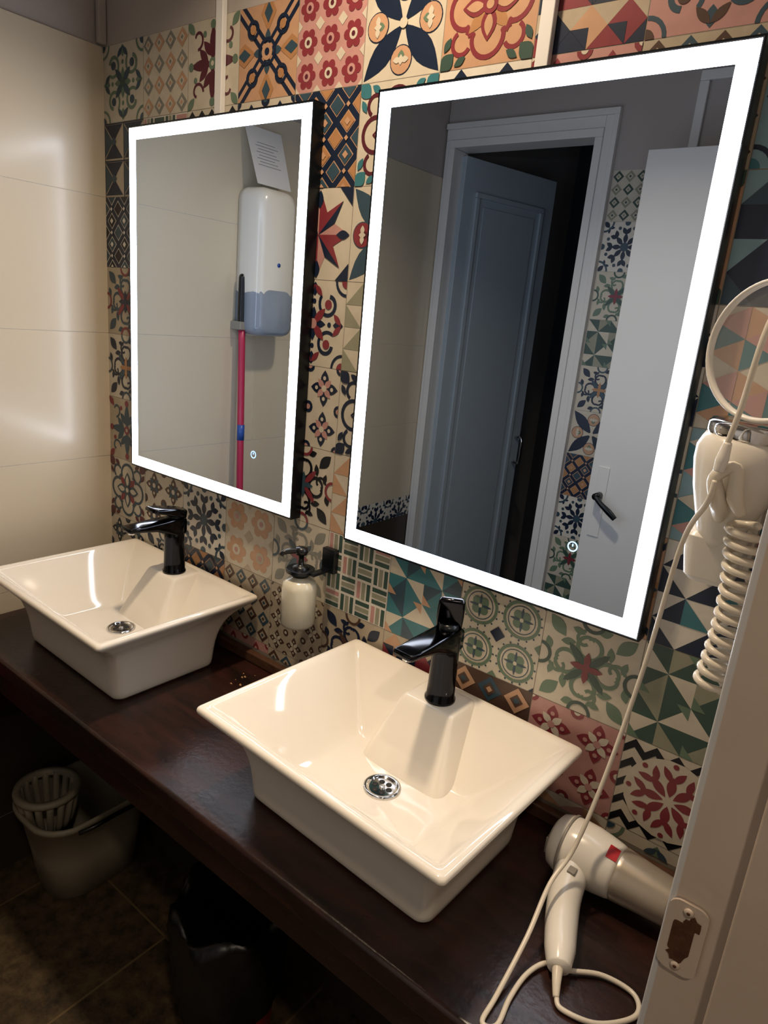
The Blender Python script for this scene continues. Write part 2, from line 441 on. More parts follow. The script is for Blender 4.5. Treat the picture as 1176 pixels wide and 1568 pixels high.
NAMES = {n: i for i, n in enumerate(['scroll', 'diam', 'leaf', 'chain', 'flow', 'bigpet', 'medal', 'check', 'hour', 'latt', 'star', 'pin', 'bask', 'tri', 'circ',
         'cross', 'lace', 'zig', 'quat', 'hex', 'crossn', 'scrolln', 'quatn', 'diamb'])}
T = 0.1663
TOPZ = 2.173
def tile(mb, spec, x, ztop, o, U, N, clip=(0, 0, 1, 1)):
    fn, pal = spec[0], spec[1]
    P = TP(mb, Vector(o)+Vector(U)*x+Vector((0, 0, ztop-T)), U, (0, 0, 1), N, T, pal, (clip[0]+.004, clip[1]+.004, clip[2]-.004, clip[3]-.004))
    P.rect(0, 0, 1, 1, 0, L=0)
    fn(P)

MAP = {(0,0):'scroll', (0,1):'diam', (0,2):'leaf', (0,3):'chain', (0,4):'flow', (0,5):'bigpet', (0,6):'medal', (0,7):'check', (0,8):'scrollp', (0,9):'scrollp',
 (1,0):'hour', (1,4):'latt', (1,5):'stripe', (1,9):'tealscroll',
 (2,0):'lattw', (2,4):'star', (2,5):'quatr', (2,9):'bignavy',
 (3,0):'crossr', (3,4):'scrollr', (3,5):'trig', (3,9):'hex',
 (4,0):'crossn', (4,4):'quatp', (4,5):'medalb', (4,9):'hexb',
 (5,0):'leafg', (5,4):'crossb', (5,5):'trio', (5,9):'tri',
 (6,0):'medal2', (6,1):'quatb', (6,2):'lace', (6,3):'flow1', (6,4):'crossg', (6,5):'bask', (6,6):'pinteal', (6,7):'circ', (6,8):'cross', (6,9):'pin',
 (7,0):'quatn', (7,1):'crossn', (7,2):'latt', (7,3):'diamb', (7,4):'quatbr', (7,5):'crossbb', (7,6):'check', (7,7):'diambr', (7,8):'quat', (7,9):'zig'}
EX = {'scrollp': (p_scroll, ['pink', 'slate', 'brown', 'cream']), 'stripe': (p_medal, ['cream', 'dred', 'slate', 'teal']),
 'tealscroll': (p_scroll, ['ltblue', 'navy', 'teal', 'cream']), 'lattw': (p_latt, ['white', 'navy', 'slate', 'black']),
 'quatr': (p_bigpet, ['cream', 'slate', 'red', 'dred']), 'bignavy': (lambda P: p_check(P, 2), ['ltblue', 'navy', 'teal', 'slate']),
 'crossr': (p_cross, ['beige', 'slate', 'red', 'navy']), 'scrollr': (p_scroll, ['cream', 'navy', 'red', 'pink']),
 'trig': (p_tri, ['cream', 'khaki', 'green']), 'quatp': (lambda P: p_quat(P, 2), ['cream', 'navy', 'pink', 'dred']),
 'medalb': (p_medal, ['cream', 'navy', 'ltblue', 'navy']), 'hexb': (p_hex, ['ltblue', 'pink', 'teal', 'cream']),
 'leafg': (p_leaf, ['beige', 'slate', 'red']), 'crossb': (p_cross, ['cream', 'black', 'red', 'slate']), 'trio': (p_tri, ['cream', 'peach', 'teal']),
 'medal2': (p_medal, ['cream', 'slate', 'red', 'dred']), 'quatb': (lambda P: p_quat(P, 2), ['cream', 'brown', 'slate']),
 'flow1': (lambda P: p_flow(P, 2), ['cream', 'peach', 'beige', 'pink']), 'crossg': (p_cross, ['cream', 'grey', 'slate', 'red']),
 'pinteal': (lambda P: p_pin(P, 2), ['cream', 'teal', 'slate', 'peach']), 'quatbr': (lambda P: p_quat(P, 3), ['beige', 'brown', 'cream']),
 'crossbb': (p_cross, ['beige', 'navy', 'brown', 'cream']), 'diambr': (lambda P: p_diam(P, 3), ['brown', 'slate', 'peach'])}
def spec(n):
    if n in EX: return EX[n]
    return LIB[NAMES[n]]

# ---------------------------------------------------------------- room shell
WX = 1.672
mb = MB()
mb.box((-0.12, 0, 0), (1.85, 0.12, 2.6), 'paint_wall')
mb.box((0, -0.0006, 0.0), (WX, 0, TOPZ), 'grout')
for r in range(8):
    for c in range(10):
        nm = MAP.get((r, c)); sp = spec(nm) if nm else LIB[(r*7+c*5) % len(LIB)]
        tile(mb, sp, c*T, TOPZ-r*T, (0, 0, 0), (1, 0, 0), (0, -1, 0))
for c in range(10):
    tile(mb, LIB[(c*5+3) % len(LIB)], c*T, TOPZ-8*T, (0, 0, 0), (1, 0, 0), (0, -1, 0), clip=(0, .86, 1, 1))
mb.box((0, -0.003, 0), (WX, -0.0007, 0.79), 'dark_tile')
mb.build('wall_front')

mb = MB()
mb.box((-0.12, -2.8, 0), (-0.004, 0, 2.6), 'paint_wall')
mb.box((-0.004, -1.55, 0), (0, 0, TOPZ+0.0), 'grout_light')
ys = [0, -0.575, -1.15, -1.55]; zs = [2.173, 1.84, 1.507, 1.175, .842, .775, .509, .176, 0]
for i in range(3):
    for j in range(8):
        mb.box((0, ys[i+1]+.0009, zs[j+1]+.0009), (0.0012, ys[i]-.0009, zs[j]-.0009), 'cream_tile' if j < 5 else 'dark_tile')
# decor border band further along
for k in range(3):
    tile(mb, LIB[16], 0.0, 0.84, (0.0012, -1.05-k*T, 0), (0, -1, 0), (1, 0, 0), clip=(0, .45, 1, 1))
mb.build('wall_left')

mb = MB()  # back wall with door opening
YB = -1.55
mb.box((0.0, YB-0.08, 0), (0.03, YB, 2.6), 'paint_wall')
mb.box((0.03, YB-0.08, 2.30), (0.66, YB, 2.6), 'paint_wall')
mb.box((0.66, YB-0.08, 0), (1.85, YB, 2.6), 'paint_wall')
for r in range(10):
    for c in range(6):
        i = [9, 22, 16, 21, 15, 13, 11, 8, 20, 14, 5, 3][(r*2+c*5) % 12]
        w = (WX-0.712-c*T)/T
        tile(mb, LIB[i] if r else (p_diam, ['cream', 'dgreen', 'khaki']), 0.712+c*T, TOPZ-r*T, (0, YB, 0), (1, 0, 0), (0, 1, 0), clip=(0, 0, min(1, w), 1))
mb.build('wall_back')

mb = MB()
mb.box((1.676, -0.44, 0), (1.80, 0, 2.6), 'paint_wall')
mb.box((1.676, -1.55, 0), (1.80, -1.325, 2.6), 'paint_wall')
mb.box((1.676, -1.325, 2.22), (1.80, -0.44, 2.6), 'paint_wall')
mb.build('wall_right')

# annex beyond back door
mb = MB()
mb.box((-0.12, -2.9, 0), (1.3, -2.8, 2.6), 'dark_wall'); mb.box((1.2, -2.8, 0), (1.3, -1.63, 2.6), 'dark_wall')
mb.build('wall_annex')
mb = MB(); mb.box((2.9, -2.9, 0), (3.0, 0.5, 2.6), 'paint_wall'); mb.box((1.85, 0.4, 0), (2.9, 0.5, 2.6), 'paint_wall'); mb.box((1.3, -2.9, 0), (2.9, -2.8, 2.6), 'paint_wall')
mb.build('wall_hallway')
mb = MB(); mb.box((-0.12, -2.9, -0.05), (3.0, 0.5, 0), 'slate_floor'); mb.build('floor')
mb = MB(); mb.box((-0.12, -2.9, 2.6), (3.0, 0.5, 2.65), 'ceiling_paint'); mb.build('ceiling')

# trims: cable ducts and corner conduit
for i, x in enumerate((0.449, 1.186)):
    mb = MB(); mb.box((x-.011, -.014, 1.975), (x+.011, -0.0015, 2.6), 'paint_white'); mb.build('trim_%d' % (i+1), bevel=0.002)
mb = MB(); mb.box((0.004, -.022, 2.176), (0.02, -0.001, 2.6), 'paint_wall'); mb.build('trim_3', bevel=0.004)

# right door jamb (camera stands in this doorway)
mb = MB()
mb.box((1.674, -0.470, 0), (1.80, -0.441, 2.22), 'paint_jamb')
mb.box((1.6715, -0.4712, 0), (1.6775, -0.44, 2.22), 'paint_jamb_edge')
mb.box((1.722, -0.484, 0), (1.77, -0.469, 2.2), 'paint_jamb')
mb.box((1.674, -1.323, 0), (1.80, -1.295, 2.22), 'paint_jamb')
mb.box((1.674, -1.323, 2.19), (1.80, -0.441, 2.219), 'paint_jamb')
mb.build('trim_4', bevel=0.002)
# strike plate
r_ = root('door_strike_plate', (1.69, -0.472, 1.12))
mb = MB()
pl = rrect(0.0165, 0.037, 0.010, 0, n=5, side=1)
mb.loft([[Vector((p.x, -0.0+0.001, p.y)) for p in pl], [Vector((p.x, -0.0018, p.y)) for p in pl]], 'paint_jamb', smooth=False)
pl = rrect(0.009, 0.016, 0.003, 0, n=3, side=1)
mb.loft([[Vector((p.x-.001, -0.0015, p.y)) for p in pl], [Vector((p.x-.001, -0.0022, p.y)) for p in pl]], 'rust', smooth=False)
rnd = random.Random(3)
for q_ in range(9):
    dx = rnd.uniform(-.011, .009); dz = rnd.uniform(-.02, .02); s_ = rnd.uniform(.003, .006); ro = [s_*rnd.uniform(.6, 1.3) for _ in range(11)]
    mb.add([(dx+ro[k]*math.cos(2*math.pi*k/11), -.0023-.00004*q_, dz+1.4*ro[k]*math.sin(2*math.pi*k/11)) for k in range(11)], [tuple(range(11))], 'rust')
mb.build('plate', r_)
mb = MB()
for dz in (.029, -.029):
    mb.lathe([(.0042, 0), (.0042, .001), (.003, .0022)], 'paint_jamb', Matrix.Translation((0, -0.0018, dz)) @ Matrix.Rotation(math.pi/2, 4, 'X'), seg=14)
    mb.lathe([(.0016, 0.0022), (.0014, .0026)], 'rust', Matrix.Translation((0, -0.0018, dz)) @ Matrix.Rotation(math.pi/2, 4, 'X'), seg=10)
mb.build('screws', r_)

# entry door leaf (open inwards), seen in mirror
d = root('door_1', (1.66, -1.35, 0))
mb = MB(); mb.box((-0.76, -0.02, 0.015), (0.0, 0.02, 2.18), 'paint_white'); mb.build('leaf', d, bevel=0.003)
mb = MB()
mb.box((-0.735, 0.02, 0.94), (-0.695, 0.024, 1.19), 'paint_white'); mb.build('handle_plate', d, bevel=0.002)
mb = MB(); mb.lathe([(.012, 0), (.012, .04)], 'black_metal', Matrix.Translation((-.715, .024, 1.09)) @ Matrix.Rotation(-math.pi/2, 4, 'X'), seg=16)
mb.tube([(-.715, .062, 1.09), (-.69, .066, 1.07), (-.66, .066, 1.05), (-.635, .064, 1.03)], [.008, .009, .011, .009], 'black_metal'); mb.build('lever', d)
mb = MB()
for z in (.25, 1.1, 1.95): mb.lathe([(.008, -.04), (.008, .04)], 'chrome', Matrix.Translation((.0, .026, z)), seg=12)
mb.build('hinges', d)

# back door: casing, jamb and leaf ajar in the annex
def casing(mb, x0, x1, zt, y, w, dpt, mat, z0=0):
    mb.box((x0-w, y, z0), (x0, y+dpt, zt), mat); mb.box((x1, y, z0), (x1+w, y+dpt, zt), mat); mb.box((x0-w, y, zt), (x1+w, y+dpt, zt+w), mat)
mb = MB(); casing(mb, 0.05, 0.63, 2.28, YB, 0.028, 0.018, 'paint_white')
mb.box((0.658, YB, 0), (0.690, YB+0.011, 2.348), 'paint_white'); mb.box((0.004, YB, 2.308), (0.658, YB+0.011, 2.348), 'paint_white'); mb.box((0.004, YB, 0), (0.022, YB+0.011, 2.308), 'paint_white')
mb.box((0.690, YB, 0), (0.708, YB+0.021, 2.348), 'paint_white'); mb.box((0.004, YB, 2.348), (0.708, YB+0.021, 2.368), 'paint_white')
mb.box((0.03, YB-0.09, 0), (0.049, YB-.001, 2.28), 'paint_white'); mb.box((0.631, YB-0.09, 0), (0.66, YB-.001, 2.28), 'paint_white'); mb.box((0.03, YB-0.09, 2.281), (0.66, YB-.001, 2.3), 'paint_white')
mb.build('trim_5', bevel=0.002)
d2 = root('door_2', (0.055, -1.60, 0), math.radians(-75))
mb = MB(); mb.box((0, -0.02, 0.015), (0.56, 0.018, 2.265), 'paint_bluegrey')
for (z0, z1) in ((0.15, 2.14),):
    for a, b in (((.07, z0), (.49, z0+.02)), ((.07, z1-.02), (.49, z1)), ((.07, z0+.0201), (.09, z1-.0201)), ((.47, z0+.0201), (.49, z1-.0201))):
        mb.box((a[0], .018, a[1]), (b[0], .03, b[1]), 'paint_bluegrey')
    mb.box((.12, .018, z0+.05), (.44, .023, z1-.05), 'paint_bluegrey')
mb.build('leaf', d2, bevel=0.004)
mb = MB(); mb.tube([(.525, .018, 1.10), (.525, .06, 1.10), (.525, .065, 1.04), (.525, .06, .98), (.525, .018, .98)], .007, 'chrome'); mb.build('pull_handle', d2)

# transom frame on the back wall above the tiles
mb = MB(); casing(mb, 0.98, 1.5, 2.42, YB, 0.03, 0.015, 'paint_white', z0=2.18); mb.build('trim_6', bevel=0.003)

# ---------------------------------------------------------------- countertop
CZ = 0.79
mb = MB(); mb.box((0.004, -0.427, CZ-0.045), (1.668, -0.0035, CZ), 'dark_wood')
ct = root('vanity_counter', (0, 0, 0))
mb.build('top_slab', ct, bevel=0.008, bseg=3)
mb = MB(); mb.box((0.01, -0.40, CZ-0.13), (1.66, -0.375, CZ-0.045), 'dark_wood')
mb.box((0.006, -0.37, 0.5), (0.03, -0.02, CZ-0.045), 'dark_wood'); mb.box((1.10, -0.37, CZ-.13), (1.14, -0.02, CZ-.045), 'dark_wood')
mb.box((1.62, -0.40, 0.001), (1.665, -0.355, CZ-.045), 'dark_wood'); mb.box((0.62, -0.37, CZ-.13), (0.66, -0.02, CZ-.045), 'dark_wood')
mb.build('apron_frame', ct, bevel=0.003)
mb = MB(); mb.box((0.004, -0.022, CZ), (1.668, -0.0035, CZ+0.026), 'wood_strip'); mb.build('back_strip', ct, bevel=0.004)
mb = MB(); rnd = random.Random(11)
for k in range(26):
    x = rnd.uniform(.63, .92); y = rnd.uniform(-.12, -.028); s_ = rnd.uniform(.0012, .0035); a0 = rnd.uniform(0, 3)
    base = [(x+s_*rnd.uniform(.7, 1.6)*math.cos(a0+2*math.pi*j/6), y+s_*rnd.uniform(.6, 1.1)*math.sin(a0+2*math.pi*j/6)) for j in range(6)]
    mb.loft([[Vector((p[0], p[1], CZ-.0002)) for p in base], [Vector((x+(p[0]-x)*.6, y+(p[1]-y)*.6, CZ+s_*.5)) for p in base]], 'debris', smooth=False)
mb.build('plaster_crumbs', ct)

# ---------------------------------------------------------------- sinks
def sink(name, x, y, rz):
    r = root(name, (x, y, CZ), rz)
    mb = MB()
    R = [(.150,.085,.02,.0005),(.190,.122,.02,.0005),(.1955,.127,.022,.004),(.197,.1285,.022,.03),(.200,.132,.022,.065),(.207,.140,.022,.100),(.219,.155,.020,.130),(.236,.177,.016,.150),(.249,.192,.012,.162),
         (.2555,.1985,.009,.168),(.2565,.1995,.009,.1735),(.2545,.1975,.009,.1785),(.249,.192,.009,.180),(.242,.185,.009,.1795),(.236,.179,.010,.176),(.229,.172,.010,.170),
         (.202,.148,.008,.143),(.166,.117,.008,.107),(.135,.091,.009,.076),(.124,.081,.012,.068),(.112,.070,.016,.0655),(.07,.045,.024,.063),(.034,.034,.0335,.0615),(.026,.026,.0255,.061)]
    rings = [rrect(a, b, c, z, n=5, side=3) for a, b, c, z in R]
    mb.loft(rings, 'ceramic', True, True, True)
    ob = mb.build('basin', r, subsurf=1)
    # faucet deck: raised ledge sloping down into bowl
    mb = MB()
    rings = []
    for hx, y0, rr, z in ((.092, .036, .02, .058), (.078, .058, .014, .10), (.066, .082, .011, .14), (.058, .099, .009, .166), (.0555, .104, .008, .174), (.052, .109, .008, .1775), (.046, .116, .007, .1782)):
        y1 = .186; hy = (y1-y0)/2
        rings.append(rrect(hx, hy, min(rr, hy*.9), z, n=5, cy=(y0+y1)/2, side=2))
    mb.loft(rings, 'ceramic', False, True, True)
    mb.build('faucet_deck', r, subsurf=1)
    # drain
    mb = MB()
    mb.lathe([(.0325, .0612), (.0325, .0645), (.030, .0662), (.026, .0655), (.0235, .0632), (.0225, .0628)], 'chrome', seg=40, cap0=False, cap1=False)
    mb.lathe([(.0228, .0626), (.001, .0626)], 'chrome', seg=32, cap0=False)
    for k in range(6):
        a = math.radians(60*k+10)
        mb.lathe([(.0052, .0628), (.005, .0632)], 'hole_black', Matrix.Translation((.0135*math.cos(a), .0135*math.sin(a), 0)), seg=14)
    mb.lathe([(.005, .0624), (.005, .0645), (.003, .0655)], 'chrome', seg=16)
    mb.build('drain', r)
    return r
sink('vessel_sink', 0.383, -0.210, math.radians(-1.2))
sink('vessel_sink', 1.181, -0.217, math.radians(-2.4))

def faucet(x, y, z, rz, tilt, L=0.078, py=.008, turn=0.0):
    r = root('faucet', (x, y, z), rz)
    mb = MB()
    mb.lathe([(.028, 0), (.028, .004), (.0255, .006), (.0248, .03), (.024, .09), (.024, .128), (.021, .131)], 'gunmetal', seg=36)
    mb.build('body', r)
    # spout: lofted along -y
    mb = MB(); rings = []
    for yy, hw, z0, z1 in ((.0225, .016, .106, .134), (.021, .0205, .098, .137), (.0, .024, .094, .139), (-.03, .0235, .106, .139), (-.06, .023, .116, .138), (-.10, .022, .121, .136), (-.125, .021, .123, .1345), (-.129, .018, .1245, .133)):
        hz = (z1-z0)/2; q = rrect(hw, hz, min(.006, hz*.8), 0, n=3, side=1)
        rings.append([Vector((p.x, yy, p.y+(z0+z1)/2)) for p in q])
    mb.loft(rings, 'gunmetal'); mb.build('spout', r)
    mb = MB(); rings = []
    mt = Matrix.Rotation(turn, 4, 'Z') @ Matrix.Translation((0, py, .142)) @ Matrix.Rotation(-tilt, 4, 'X')
    for yy, hw, z0, z1 in ((.014, .017, .002, .014), (.010, .0225, -.003, .018), (-.015, .0235, .0, .019), (-.6*L, .0235, .004, .018), (-.92*L, .0225, .006, .017), (-L, .018, .008, .016)):
        hz = (z1-z0)/2; q = rrect(hw, hz, min(.005, hz*.8), 0, n=3, side=1)
        rings.append([mt @ Vector((p.x, yy, p.y+(z0+z1)/2)) for p in q])
    mb.loft(rings, 'gunmetal'); mb.lathe([(.0175, .132), (.0175, .148)], 'black_metal', seg=24); mb.build('lever', r)
    mb = MB(); mb.lathe([(.009, .116), (.009, .124)], 'chrome', Matrix.Translation((0, -.112, 0)), seg=18); mb.build('aerator', r)
faucet(0.397, -0.073, CZ+.1785, math.radians(-2), math.radians(10))
faucet(1.190, -0.077, CZ+.1785, math.radians(-2.4), math.radians(66), 0.056, .0, math.radians(34))

# ---------------------------------------------------------------- LED mirrors
def led_mirror(x0, x1, z0, z1):
    r = root('led_mirror', ((x0+x1)/2, -0.016, (z0+z1)/2))
    w = (x1-x0)/2; h = (z1-z0)/2
    mb = MB(); mb.box((-w, -.0142, -h), (w, .0125, h), 'black_metal'); mb.build('housing', r)
    mb = MB(); mb.box((-w+.0028, -.0146, -h+.0028), (w-.0028, -.0135, h-.0028), 'mirror_glass'); mb.build('glass', r)
    mb = MB(); g = .0045; b = .0295; y = -.0149
    def q(a, c, d, e): mb.add([(a, y, c), (d, y, c), (d, y, e), (a, y, e)], [(0, 1, 2, 3)], 'led')
    q(-w+g, -h+g, w-g, -h+b); q(-w+g, h-b, w-g, h-g); q(-w+g, -h+b, -w+b, h-b); q(w-b, -h+b, w-g, h-b)
    mb.build('led_band', r)
    mb = MB(); bx = -w+.470; bz = -h+.118
    for k in range(20):
        a = 2*math.pi*k/20; c = 2*math.pi*(k+1)/20
        mb.add([(bx+rr*math.cos(t), y, bz+rr*math.sin(t)) for rr, t in ((.0065, a), (.0085, a), (.0085, c), (.0065, c))], [(0, 1, 2, 3)], 'led_button')
    mb.add([(bx-.001, y, bz), (bx+.001, y, bz), (bx+.001, y, bz+.0045), (bx-.001, y, bz+.0045)], [(0, 1, 2, 3)], 'led_button')
    mb.build('touch_button', r)
led_mirror(0.150, 0.746, 1.182, 1.984)
led_mirror(0.896, 1.493, 1.180, 1.984)

# ---------------------------------------------------------------- soap dispenser on wall bracket
r = root('soap_dispenser', (0.813, -0.062, 0.971))
mb = MB()
mb.lathe([(.028, 0), (.034, .003), (.037, .010), (.037, .086), (.035, .098), (.026, .106), (.017, .110), (.015, .112), (.015, .120)], 'soap', seg=36); mb.build('bottle', r)
mb = MB()
mb.lathe([(.018, .112), (.018, .132), (.012, .136), (.006, .138), (.006, .158), (.012, .160), (.014, .166), (.012, .174), (.004, .176)], 'black_plastic', seg=24)
mb.tube([(0, 0, .168), (-.012, -.02, .168), (-.018, -.034, .166), (-.020, -.038, .160)], [.006, .006, .005, .0045], 'black_plastic', seg=10); mb.build('pump', r)
mb = MB(); mb.box((.016, .046, .118), (.050, .060, .170), 'black_metal'); mb.box((.026, -.004, .122), (.042, .048, .128), 'black_metal')
mb.lathe([(.0185, .121), (.030, .121), (.030, .129), (.0185, .129), (.0185, .121)], 'black_metal', seg=28, cap0=False, cap1=False, smooth=False)
mb.build('wall_bracket', r, bevel=0.001)

# ---------------------------------------------------------------- magnifying mirror (ring on arm)
r = root('magnifying_mirror', (1.592, -0.13, 1.62), math.radians(-25))
mb = MB()
ring = []
for k in range(56):
    a = 2*math.pi*k/56; c = Vector((.079*math.cos(a), 0, .079*math.sin(a))); u = Vector((math.cos(a), 0, math.sin(a)))
    ring.append([c+u*(.0034*math.cos(t*math.pi/5))+Vector((0, .006*math.sin(t*math.pi/5), 0)) for t in range(10)])
ring.append(ring[0]); mb.loft(ring, 'white_plastic', False, False); mb.build('rim', r)
mb = MB(); mb.lathe([(.0765, 0), (.0765, .003)], 'lens', Matrix.Rotation(math.pi/2, 4, 'X'), seg=48, smooth=False); mb.build('lens_disc', r)
mb = MB(); mb.tube([(0.0, .004, .082), (.012, .03, .092), (.02, .09, .095), (.0, .115, .095)], .004, 'chrome'); mb.build('arm', r)
inv = (Matrix.Translation((1.592, -0.13, 1.62)) @ Matrix.Rotation(math.radians(-25), 4, 'Z')).inverted()
W = [(1.575, -.168, 1.487), (1.577, -.168, 1.51), (1.584, -.172, 1.559), (1.594, -.17, 1.66), (1.62, -.09, 1.76), (1.635, -.03, 1.80)]
mb = MB(); mb.tube([inv @ Vector(p) for p in W], .0034, 'cream_plastic', seg=10, sub=8)
mb.tube([inv @ Vector(p) for p in [(1.5745, -.168, 1.480), (1.576, -.168, 1.495), (1.578, -.168, 1.515)]], [.006, .0075, .0045], 'white_plastic', seg=12)
mb.lathe([(.018, 0), (.018, .02), (.008, .034)], 'white_plastic', inv @ Matrix.Translation(Vector((1.635, -.014, 1.80))) @ Matrix.Rotation(math.pi/2, 4, 'X'), seg=20); mb.build('power_lead', r)
mb = MB(); mb.box((1.60, -.014, 1.765), (1.668, -.0035, 1.835), 'white_plastic'); mb.build('wall_socket', bevel=0.003)

# ---------------------------------------------------------------- wall hair dryer with coiled cord
r = root('wall_hair_dryer', (1.572, -0.085, 1.34))
mb = MB()
q = Matrix.Rotation(math.radians(4), 4, 'Y')
mb.lathe([(.020, .030), (.027, .046), (.036, .072), (.047, .104), (.055, .138), (.056, .156), (.052, .168), (.048, .176)], 'white_plastic', q, seg=40); mb.build('body', r)
mb = MB(); mb.lathe([(.0485, .175), (.050, .178), (.050, .188), (.046, .193), (.036, .195), (.034, .191), (.010, .191)], 'chrome', q, seg=40, cap0=False)
mb.build('intake_ring', r)
mb = MB()
rings = [rrect(a, b, c, z, n=4, cy=.022, cx=.002) for a, b, c, z in ((.024, .028, .012, -.022), (.030, .036, .014, -.014), (.034, .040, .015, .012), (.037, .044, .015, .042), (.034, .040, .014, .047))]
mb.loft(rings, 'white_plastic'); mb.box((-.030, .060, -.01), (.040, .0805, .09), 'white_plastic'); mb.build('wall_holder', r, bevel=0.001)
mb = MB()
pts = []; turns = 14; n = turns*10
for i in range(n+1):
    t = i/n; a = 2*math.pi*turns*t; zc = .080-.215*t; cx = .037+.010*math.sin(t*3.0)+.004*t
    rad = .0165
    pts.append((cx+rad*math.cos(a)*1.0, -.055+rad*.9*math.sin(a), zc))
pts.append((pts[-1][0]+.006, .02, -.12)); pts.append((pts[-1][0]-.004, .05, -.06)); pts.append((.03, .07, 0.0))
mb.tube(pts, .0048, 'cream_plastic', seg=8, sub=2)
mb.tube([(.006, -.03, .075), (.006, -.06, .10), (-.002, -.068, .13), (.018, -.07, .145), (.024, -.066, .11), (.034, -.058, .09)], [.008, .011, .008, .008, .010, .006], 'cream_plastic', seg=12)
mb.build('coiled_cord', r)

# ---------------------------------------------------------------- hair dryer on counter
r = root('hair_dryer', (1.494, -0.10, CZ))
AX = Matrix.Translation((0, 0, .049)) @ Matrix.Rotation(math.radians(-2), 4, 'Z') @ Matrix.Rotation(math.pi/2, 4, 'Y')
mb = MB()
mb.lathe([(.012, -.050), (.030, -.049), (.040, -.043), (.0455, -.030), (.0475, -.010), (.0475, .012), (.045, .034), (.042, .052), (.040, .058)], 'white_plastic', AX, seg=44); mb.build('barrel', r)
mb = MB(); mb.lathe([(.0395, .056), (.0405, .060), (.0400, .066), (.0365, .100), (.034, .135), (.033, .140), (.030, .140), (.030, .11)], 'silver_plastic', AX, seg=40, cap1=False)
mb.lathe([(.0305, .112), (.001, .112)], 'hole_black', AX, seg=24, cap0=False); mb.build('nozzle', r)
mb = MB(); mb.lathe([(.0462, -.0262), (.0482, -.0255), (.0484, -.0225), (.0475, -.0218)], 'grey_plastic', AX, seg=44, cap0=False, cap1=False)
for k in range(9):
    mb.box((-.052, -.026+k*.0062, .035), (-.0485, -.0235+k*.0062, .063), 'grey_plastic')
mb.build('rear_grille', r)
mb = MB(); mb.tube([(-.002, -.012, .044), (.001, -.045, .037), (.010, -.085, .029), (.024, -.125, .025), (.040, -.165, .0235), (.050, -.190, .021)], [.027, .0255, .024, .023, .021, .015], 'white_plastic', seg=24)
mb.tube([(.048, -.188, .020), (.055, -.205, .014), (.062, -.220, .007)], [.008, .006, .004], 'cream_plastic', seg=12); mb.build('handle', r)
mb = MB(); mb.box((.000, -.066, .054), (.012, -.052, .0615), 'grey_plastic'); mb.build('switch', r, bevel=0.001)
mb = MB()
vs = []; fs = []
for i in range(2):
    for j in range(5):
        a = math.radians(112+7*(j-2)); xx = .040+.016*i; rr = .0458 if i == 0 else .0432
        vs.append((xx, rr*math.cos(a), .049+rr*math.sin(a)))
for j in range(4): fs.append((j, j+1, 6+j, 5+j))
mb.add(vs, fs, 'red_plastic'); mb.build('label', r)
# power cord: counter loop then up to the plug by the wall dryer
o = Vector((1.494, -0.10, CZ))
W = [(1.556, -.318, .797), (1.568, -.328, .795), (1.61, -.315, .795), (1.6435, -.272, .795), (1.632, -.243, .795), (1.59, -.246, .796), (1.552, -.272, .797), (1.525, -.282, .797), (1.512, -.315, .796), (1.511, -.36, .796),
     (1.516, -.404, .796), (1.500, -.412, .796), (1.497, -.37, .798), (1.495, -.29, .826), (1.490, -.22, .862), (1.500, -.17, .900), (1.510, -.12, 1.009), (1.5256, -.10, 1.19), (1.542, -.12, 1.369), (1.569, -.160, 1.44), (1.573, -.166, 1.468)]
mb = MB(); mb.tube([Vector(p)-o for p in W], .0034, 'cream_plastic', seg=10, sub=8); mb.build('power_cord', r)

# ---------------------------------------------------------------- paper dispenser, sign, broom (left wall)
r = root('paper_towel_dispenser', (0.005, -0.565, 1.735))
mb = MB(); rings = []
for x, hy, hz in ((0, .078, .215), (.02, .079, .216), (.07, .076, .213), (.092, .068, .205), (.10, .055, .19)):
    rings.append([Vector((x, p.x, p.y)) for p in rrect(hy, hz, .035, 0, n=6, side=2)])
mb.loft(rings, 'white_plastic', True, True); mb.build('cover', r)
mb = MB(); rings = []
for x, hy, hz in ((.0, .0795, .075), (.072, .0775, .075), (.095, .069, .070), (.1025, .056, .060)):
    rings.append([Vector((x, p.x, p.y-.138)) for p in rrect(hy, hz, .03, 0, n=6, side=2)])
mb.loft(rings, 'smoke_plastic', True, True); mb.build('window', r)
mb = MB(); mb.lathe([(.006, 0), (.006, .003)], 'blue_plastic', Matrix.Translation((.099, 0, .0)) @ Matrix.Rotation(math.pi/2, 4, 'Y'), seg=14); mb.build('lock', r)
r = root('notice_sheet', (0.05, -0.56, 2.03), math.radians(0))
mb = MB(); mb.add([(.02, -.075, -.075), (.02, .06, -.075), (-.03, .075, .085), (-.03, -.07, .085)], [(0, 1, 2, 3)], 'paper')
for k in range(8):
    t = .34+.055*k; z = -.075+.16*t; x = .02-.05*t
    mb.add([(x+.0008, -.045+.01*(k % 3), z), (x+.0008, .045-.008*(k % 2), z), (x+.0004, .045-.008*(k % 2), z+.0016), (x+.0004, -.045+.01*(k % 3), z+.0016)], [(0, 1, 2, 3)], 'ink')
mb.build('sheet', r)

